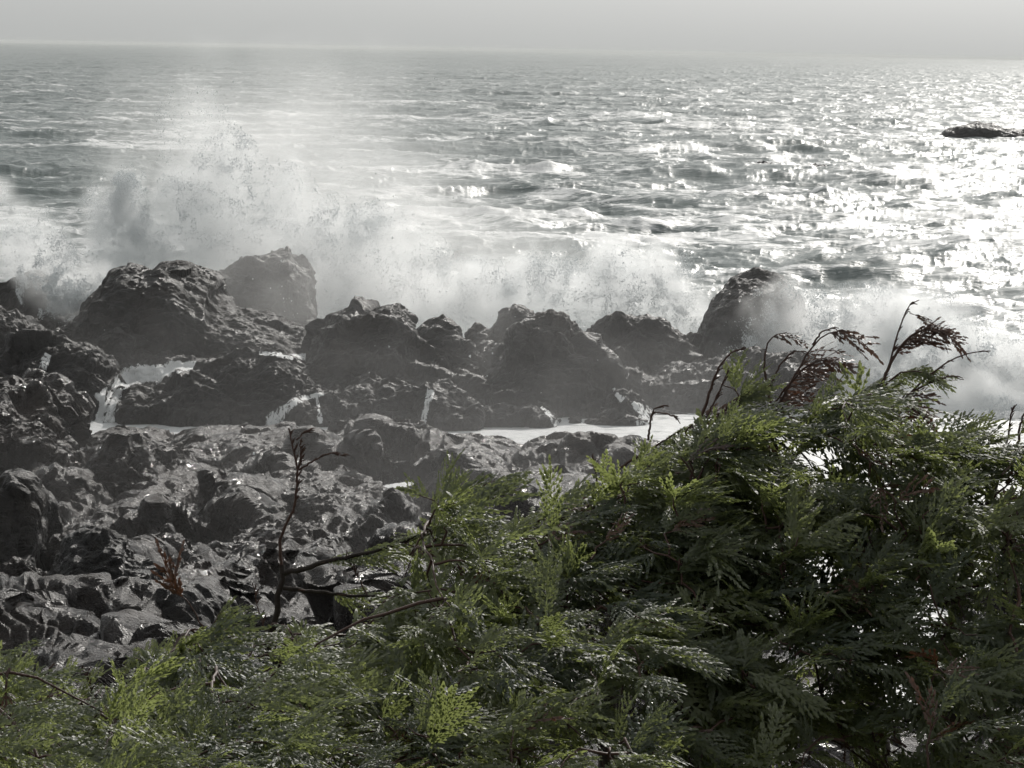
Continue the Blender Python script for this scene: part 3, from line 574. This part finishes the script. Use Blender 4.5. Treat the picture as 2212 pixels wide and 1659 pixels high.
def cedar_(name, label, trunk, limbs, region, ntarget, Yr, seed, nfr=(4, 7), droopy=.0, leaders=(), deads=(), tscale=1.0, shade=0.0):
    """trunk/limbs: (u,v,Y) paths; region: (u0,u1) span of its crown"""
    rg = np.random.default_rng(seed); tp = smooth_path([P(*q) if len(q) == 3 else q for q in trunk[0]], 26, rg, .004)
    root = tp[0].copy(); e = empty(name, root); tag(e, label, 'tree', 'wind-bent cedars on the bank')
    tb = Bag(); V, F = tube(tp, np.linspace(trunk[1], trunk[2], 26), 9); tb.add(V, F); tb.build('trunk', BARK, e, root, True)
    nodes = [tp[8:]]
    for pth, r0, r1 in limbs:
        lp = smooth_path([P(*q) for q in pth], 22, rg, .006 if r0 > .009 else .0015); lb = Bag(); V, F = tube(lp, np.linspace(r0, r1, 22), 7); lb.add(V, F); lb.build('limb', BARK, e, root, True); nodes.append(lp)
    NODE = np.concatenate(nodes); tw = Bag(); lf = Bag(); dd = Bag(); cnt = 0; tries = 0
    wind = np.array([.75, .05, .1])
    while cnt < ntarget and tries < ntarget*30:
        tries += 1
        u = rg.uniform(*region); top = np.interp(u, ENV[:, 0], ENV[:, 1])
        v = top+25+(1720-top)*(rg.random()**1.15)
        Y = rg.uniform(*Yr)-(1.45 if u < 1400 else .95)*np.clip((v-top)/(1659-top), 0, 1.05)-.2*rg.random()
        if not keep(u, v, rg): continue
        if vnoise(np.array([[u/62, v/48, 1.3]]), 77)[0] < rg.uniform(-.45, .35) and v > top+50: continue
        tgt = P(u, v, Y); dist = np.linalg.norm((NODE-tgt)*np.array([1, .8, 1]), axis=1)+.25*np.clip(NODE[:, 2]-tgt[2], 0, 1)
        k = int(np.argmin(dist))
        if dist[k] > 1.9: continue
        a = NODE[k]; L = np.linalg.norm(tgt-a)
        if L < .06: continue
        cl = float(vnoise(np.array([[u/85, v/65, 4.1]]), 91)[0]); cnt += 1; n = max(5, int(L/.05)); s = np.linspace(0, 1, n)[:, None]
        path = a+(tgt-a)*s+np.array([-.10, 0, .12])*L*np.sin(s*math.pi)*.8+rg.normal(size=(n, 3))*.006
        r = np.linspace(.003+.004*min(1, L), .0015, n); V, F = tube(path, r, 5); tw.add(V, F)
        NODE = np.concatenate([NODE, path[n//3::3]]) if len(NODE) < 4000 else NODE
        ax = path[-1]-path[-3]; ax /= np.linalg.norm(ax)
        m = int(rg.integers(*nfr))
        for j in range(m):
            t = 1-.55*min(1, .18/L*3)*(j/m) if j else 1
            pp = path[min(n-1, max(0, int(t*(n-1))))]
            d = ax*.35+wind*rg.uniform(.5, 1.1)+np.array([rg.uniform(-.75, .55), rg.uniform(-.8, .6), rg.uniform(-.35, .65)-droopy])
            d /= np.linalg.norm(d); up = np.array([rg.uniform(-.5, .6), rg.uniform(-.8, .35), .9])
            T = TEMPL[int(rg.integers(len(TEMPL)))]; scl = rg.uniform(.6, 1.2)*tscale*Y/7.6
            tip = pp+d*.12*scl; tu, tv = proj(tip)
            if tv < np.interp(tu, ENV[:, 0], ENV[:, 1])-rg.uniform(0, 26): continue
            if not keep(tu, max(tv, np.interp(tu, ENV[:, 0], ENV[:, 1])+1), rg): continue
            if rg.random() < (.16 if cl < -.45 else .025): place_frond(dd, TDEAD[int(rg.integers(3))], pp, d, up, scl, rg.random())
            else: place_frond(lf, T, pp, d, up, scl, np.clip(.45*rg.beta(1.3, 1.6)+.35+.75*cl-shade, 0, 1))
    for pth, r0, r1, wh, nf in leaders:          # exposed shoots: bare wood, brown tips, some green sprays
        lp = smooth_path([P(*q) for q in pth], 18, rg, .0012); V, F = tube(lp, np.linspace(r0, r1, 18), 6); tw.add(V, F)
        for j in range(nf):
            t = rg.uniform(.35, 1) if wh != 'tip' else rg.uniform(.8, 1); i = min(16, int(t*17)); pp = lp[i]; ax = lp[i+1]-lp[i]; ax /= np.linalg.norm(ax)
            d = ax*.8+np.array([.5, rg.uniform(-.3, .3), rg.uniform(-.35, .35)]); up = np.array([-.4, rg.uniform(-.9, -.2), .6])
            if wh in ('brown', 'tip'): place_frond(dd, TDEAD[int(rg.integers(3))], pp, d, up, rg.uniform(.55, 1.05), rg.random())
            elif wh == 'green': place_frond(lf, TEMPL[int(rg.integers(6))], pp, d, up, rg.uniform(.4, .75), rg.uniform(.3, 1))
            elif wh == 'bare':               # short spurs
                q = pp+d/np.linalg.norm(d)*rg.uniform(.01, .028); V, F = tube([pp, (pp+q)/2+np.array([0, 0, .003]), q], [.0022, .0018, .001], 4); tw.add(V, F)
    tw.build('twigs', TWIG, e, root, True)
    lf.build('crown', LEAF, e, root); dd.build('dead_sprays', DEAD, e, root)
    return sum(len(f) for f in lf.F)
Yc = 7.6
nf = 0
nf += cedar('cedar', 'densest dark cedar at right, its leaning trunks seen against bright water', (((1935,2050,8.0),(1920,1800,8.0),(1900,1640,8.0),(1850,1450,8.0),(1790,1330,7.9),(1700,1200,7.8),(1600,1080,7.8)), .055, .012),
    [([(1860,1480,8),(1940,1300,7.8),(2010,1180,7.7),(2010,1090,7.7)], .026, .008), ([(1800,1350,7.9),(1700,1300,7.7),(1560,1250,7.6),(1450,1240,7.5)], .02, .006), ([(1900,1640,8),(1780,1520,7.8),(1650,1500,7.7),(1500,1560,7.6)], .018, .006), ([(1700,1200,7.8),(1790,1060,7.8),(1860,960,7.8),(1930,900,7.8)], .014, .005), ([(1600,1080,7.8),(1640,960,7.8),(1690,880,7.8)], .01, .004), ([(1850,1450,8),(1900,1200,7.5),(1880,1080,7.5)], .014, .005)],
    (1440, 2010), 235, (7.35, 7.95), 101, shade=.05,
    leaders=[([(1600,1010,7.8),(1655,930,7.8),(1705,830,7.8),(1755,745,7.8),(1790,715,7.8),(1835,716,7.8)], .005, .0015, 'brown', 12),
             ([(1665,870,7.8),(1650,800,7.8),(1655,750,7.8),(1668,725,7.8),(1700,718,7.8)], .004, .0012, 'tip', 2),
             ([(1660,840,7.8),(1690,780,7.8),(1720,755,7.8),(1745,765,7.8)], .003, .001, 'bare', 10),
             ([(1755,745,7.8),(1775,715,7.8),(1800,708,7.8),(1828,725,7.8)], .003, .001, 'bare', 8),
             ([(1510,920,7.7),(1535,840,7.7),(1553,790,7.7),(1585,755,7.7),(1612,752,7.7)], .005, .0014, 'bare', 14),
             ([(1530,900,7.7),(1558,835,7.7),(1574,795,7.7)], .003, .001, 'bare', 12),
             ([(1400,950,7.6),(1405,905,7.6),(1412,882,7.6),(1428,880,7.6)], .0035, .0012, 'bare', 8),
             ([(1412,890,7.6),(1440,893,7.6),(1468,905,7.6)], .002, .001, 'bare', 6),
             ([(1500,960,7.7),(1560,890,7.7),(1600,860,7.7)], .004, .0015, 'green', 6),
             ([(1580,960,7.7),(1600,880,7.7),(1590,840,7.7),(1560,830,7.7)], .004, .0015, 'green', 6),
             ([(1820,980,7.9),(1860,900,7.9),(1905,830,7.9),(1930,760,7.9),(1948,690,7.9),(1968,650,7.9),(1985,648,7.9)], .005, .0013, 'bare', 26),
             ([(1948,692,7.9),(1962,672,7.9),(1975,680,7.9)], .002, .001, 'tip', 2),
             ([(1905,830,7.9),(1930,770,7.9),(1965,725,7.9),(2010,705,7.9),(2042,722,7.9)], .005, .0012, 'brown', 15),
             ([(1860,900,7.9),(1900,840,7.9),(1950,800,7.9),(2000,805,7.9)], .005, .0014, 'green', 8),
             ([(1800,900,7.9),(1850,850,7.9),(1900,830,7.9)], .004, .0014, 'green', 7),
             ([(1825,1020,7.9),(1880,940,7.9),(1955,858,7.9),(2020,800,7.9),(2080,762,7.9),(2140,758,7.9)], .0055, .0012, 'bare', 14),
             ([(1960,855,7.9),(2010,825,7.9),(2050,812,7.9),(2082,820,7.9)], .004, .001, 'bare', 8),
             ([(1850,960,7.9),(1930,880,7.9),(1965,855,7.9)], .004, .0014, 'brown', 9),
             ([(1600,960,7.8),(1680,860,7.8),(1740,790,7.8),(1790,775,7.8)], .004, .0014, 'brown', 7), ([(1930,900,7.9),(1945,865,7.9),(1960,845,7.9),(1962,870,7.9)], .003, .001, 'tip', 6),
             ([(1500,985,7.7),(1480,930,7.7),(1520,900,7.7)], .003, .001, 'brown', 6), ([(1560,905,7.7),(1575,870,7.7),(1620,845,7.7)], .003, .001, 'green', 5)])
nf += cedar('cedar', 'cedar cut by the right edge with a bare leader against the pale spray', (((2120,2050,7.8),(2080,1800,7.8),(2060,1640,7.8),(2050,1480,7.8),(2070,1300,7.8),(2120,1150,7.8),(2160,1000,7.8)), .045, .01),
    [([(2060,1550,7.8),(2150,1560,7.7),(2260,1640,7.6)], .028, .018), ([(2060,1400,7.8),(2160,1330,7.6),(2260,1300,7.6)], .016, .006), ([(2060,1600,7.8),(1960,1540,7.8),(2110,1450,7.7),(2200,1480,7.7)], .01, .005), ([(2070,1300,7.8),(2020,1150,7.8),(2050,1000,7.8)], .012, .005)],
    (1960, 2300), 115, (7.2, 7.8), 102,
    leaders=[([(2165,1030,7.8),(2180,930,7.8),(2185,880,7.8)], .005, .0015, 'bare', 14), ([(2190,1000,7.7),(2205,910,7.7),(2225,860,7.7)], .005, .0015, 'green', 6), ([(2060,1010,7.8),(2068,950,7.8),(2085,925,7.8)], .004, .0015, 'green', 5)])
nf += cedar('cedar', 'broad green cedar filling the centre, tips reaching the shining slab', (((1340,2050,8.0),(1320,1800,8.0),(1312,1640,8.0),(1316,1460,8.0),(1330,1300,7.9),(1350,1150,7.8),(1390,1020,7.8)), .04, .008),
    [([(1316,1480,8),(1200,1380,7.8),(1150,1240,7.7),(1190,1110,7.7)], .018, .005), ([(1316,1560,8),(1180,1540,7.8),(1050,1560,7.7)], .016, .006), ([(1330,1300,7.9),(1460,1180,7.7),(1500,1030,7.7),(1560,900,7.7)], .014, .005), ([(1420,1700,7.9),(1520,1540,7.8),(1600,1400,7.7)], .016, .008), ([(1316,1460,8),(1430,1400,7.7),(1500,1400,7.6)], .01, .004)],
    (1080, 1560), 205, (7.3, 7.9), 103,
    leaders=[([(1290,1040,7.8),(1284,1010,7.8),(1278,985,7.8)], .003, .001, 'bare', 8), ([(1340,1010,7.7),(1380,985,7.7),(1420,960,7.7),(1470,930,7.7)], .004, .0014, 'green', 6)])
nf += cedar('cedar', 'cedar left of centre topped by a tall bare brown leader', (((560,2050,7.6),(570,1800,7.6),(575,1500,7.6),(578,1400,7.6),(600,1300,7.6),(608,1220,7.6)), .02, .007),
    [([(875,1900,7.7),(870,1600,7.7),(900,1450,7.7),(985,1340,7.7),(1030,1240,7.6),(1000,1120,7.6)], .028, .006), ([(900,1450,7.7),(930,1370,7.7),(925,1280,7.7)], .012, .004), ([(870,1600,7.7),(760,1500,7.6),(700,1450,7.5)], .014, .005), ([(610,1240,7.6),(700,1215,7.6),(830,1185,7.6),(930,1150,7.6)], .008, .003), ([(612,1270,7.6),(740,1285,7.6),(860,1290,7.6)], .006, .003), ([(575,1500,7.6),(660,1440,7.5),(720,1430,7.5)], .008, .003), ([(870,1600,7.7),(980,1560,7.6),(1100,1560,7.6)], .014, .005)],
    (560, 1120), 175, (7.2, 7.7), 104,
    leaders=[([(610,1240,7.6),(700,1215,7.6),(830,1185,7.6)], .004, .003, 'green', 6), ([(612,1270,7.6),(740,1285,7.6),(860,1290,7.6)], .003, .002, 'green', 5), ([(1000,1250,7.6),(930,1150,7.6),(860,1180,7.6)], .003, .0015, 'green', 6), ([(608,1220,7.6),(603,1160,7.6),(625,1120,7.6),(641,1080,7.6),(643,1020,7.6),(634,970,7.6),(624,925,7.6)], .0048, .002, 'bare', 34),
             ([(640,1040,7.6),(650,985,7.6),(648,950,7.6)], .0024, .0014, 'bare', 18),
             ([(645,1015,7.6),(680,995,7.6),(710,978,7.6),(745,985,7.6)], .003, .0012, 'bare', 14),
             ([(640,950,7.6),(660,932,7.6),(680,930,7.6)], .0025, .001, 'bare', 8),
             ([(800,1300,7.6),(770,1240,7.6),(745,1200,7.6)], .003, .001, 'bare', 10),
             ([(1000,1250,7.6),(970,1130,7.6),(940,1080,7.6),(905,1070,7.6)], .005, .0015, 'green', 9),
             ([(1000,1180,7.6),(1010,1090,7.6),(1040,1050,7.6),(1070,1040,7.6)], .005, .0015, 'green', 12),
             ([(1050,1350,7.6),(1000,1230,7.6),(870,1170,7.6)], .004, .0015, 'green', 10)])
nf += cedar('cedar', 'low cedar at lower left with a small rusty brown tuft', (((300,2050,7.2),(340,1850,7.2),(380,1700,7.2),(430,1560,7.2),(480,1420,7.2)), .02, .006),
    [([(380,1700,7.2),(290,1560,7.2),(250,1480,7.2)], .009, .003), ([(430,1560,7.2),(400,1450,7.2),(440,1380,7.2)], .007, .003), ([(380,1700,7.2),(520,1600,7.1),(640,1540,7.1)], .009, .003)],
    (220, 640), 120, (6.8, 7.25), 105, droopy=.05,
    leaders=[([(470,1420,7.2),(430,1340,7.2),(400,1290,7.2),(365,1275,7.2)], .003, .001, 'tip', 4), ([(640,1500,7.2),(570,1360,7.2),(545,1260,7.2)], .0035, .001, 'bare', 12), ([(400,1480,7.2),(340,1440,7.2),(290,1420,7.2)], .003, .001, 'green', 5), ([(440,1400,7.2),(470,1330,7.2),(480,1320,7.2)], .003, .001, 'green', 4), ([(350,1560,7.2),(390,1440,7.2),(400,1400,7.2)], .004, .0015, 'bare', 10)])
nf += cedar('cedar', 'yellow-green cedar sprays in the bottom left corner', (((-40,2050,6.8),(0,1850,6.8),(40,1700,6.8),(50,1560,6.8),(30,1440,6.8)), .018, .005),
    [([(40,1700,6.8),(130,1600,6.8),(190,1540,6.8)], .007, .003), ([(50,1600,6.8),(-20,1520,6.8),(-40,1460,6.8)], .006, .003)],
    (-90, 260), 75, (6.5, 6.9), 106, shade=-.2,
    leaders=[([(60,1560,6.8),(95,1460,6.8),(120,1430,6.8)], .003, .001, 'bare', 8), ([(190,1560,6.8),(150,1500,6.8),(135,1470,6.8)], .003, .001, 'green', 4), ([(210,1560,6.8),(195,1480,6.8),(175,1440,6.8)], .0025, .001, 'bare', 10)])
print('LEAF FACES', nf)

# ------------------------------------------------------------------ air
def haze():
    x0, x1, y0, y1, z0, z1 = -11000, 11000, -40, 14400, -9, 13.7
    V = [(x, y, z) for x in (x0, x1) for y in (y0, y1) for z in (z0, z1)]
    F = [(0, 1, 3, 2), (4, 6, 7, 5), (0, 4, 5, 1), (2, 3, 7, 6), (0, 2, 6, 4), (1, 5, 7, 3)]
    t = NT('sea_haze'); s = t.n('ShaderNodeVolumePrincipled', {'Color': (.82, .83, .82, 1), 'Density': .00009, 'Anisotropy': .2}); t.t.links.new(s.outputs[0], t.out.inputs['Volume'])
    o = mesh_obj('haze', V, F, t.m); tag(o, kind='stuff')
haze()

# ------------------------------------------------------------------ light
EL = R(30); AZ = R(17.5)     # sun ahead, to the right
w = bpy.data.worlds.new("World"); sc.world = w; w.use_nodes = True; nt = w.node_tree; nt.nodes.clear()
sky = nt.nodes.new('ShaderNodeTexSky'); sky.sky_type = 'NISHITA'; sky.sun_disc = False; sky.sun_elevation = EL; sky.sun_rotation = AZ; sky.air_density = 1.0; sky.dust_density = 4.0; sky.altitude = 0
hs = nt.nodes.new('ShaderNodeHueSaturation'); hs.inputs['Saturation'].default_value = .12
mx = nt.nodes.new('ShaderNodeMix'); mx.data_type = 'RGBA'; mx.inputs[0].default_value = .72; mx.inputs[7].default_value = (5.3, 5.47, 5.4, 1)
tc = nt.nodes.new('ShaderNodeTexCoord'); dp = nt.nodes.new('ShaderNodeVectorMath'); dp.operation = 'DOT_PRODUCT'; nt.links.new(tc.outputs['Generated'], dp.inputs[0]); dp.inputs[1].default_value = (math.sin(AZ), math.cos(AZ), 0)
mr = nt.nodes.new('ShaderNodeMapRange'); nt.links.new(dp.outputs['Value'], mr.inputs[0])
for k_, v_ in ((1, -1.0), (2, .9), (3, .68), (4, 1.0)): mr.inputs[k_].default_value = v_
vm = nt.nodes.new('ShaderNodeVectorMath'); vm.operation = 'SCALE'
bg = nt.nodes.new('ShaderNodeBackground'); bg.inputs[1].default_value = .1; out = nt.nodes.new('ShaderNodeOutputWorld')
nt.links.new(sky.outputs[0], hs.inputs['Color']); nt.links.new(hs.outputs[0], mx.inputs[6]); nt.links.new(mx.outputs[2], vm.inputs[0]); nt.links.new(mr.outputs[0], vm.inputs[3]); nt.links.new(vm.outputs[0], bg.inputs[0]); nt.links.new(bg.outputs[0], out.inputs[0])
sun = bpy.data.lights.new('sun', 'SUN'); sun.energy = 2.55; sun.angle = R(.6); sun.color = (1, .96, .9)
so = bpy.data.objects.new('sun', sun); COL.objects.link(so)
sd = Vector((math.sin(AZ)*math.cos(EL), math.cos(AZ)*math.cos(EL), math.sin(EL)))
so.rotation_euler = sd.to_track_quat('Z', 'Y').to_euler(); so.location = (20, 40, 60)
sc.view_settings.view_transform = 'Standard'; sc.view_settings.look = 'None'; sc.view_settings.exposure = 0; sc.view_settings.gamma = 1
cy = sc.cycles; cy.volume_bounces = 4; cy.use_adaptive_sampling = True; cy.adaptive_threshold = .03; cy.max_bounces = 9; cy.transparent_max_bounces = 16; cy.use_denoising = True; cy.volume_step_rate = 1.5; cy.volume_max_steps = 160
cy.sample_clamp_indirect = 6; cy.caustics_reflective = False; cy.caustics_refractive = False
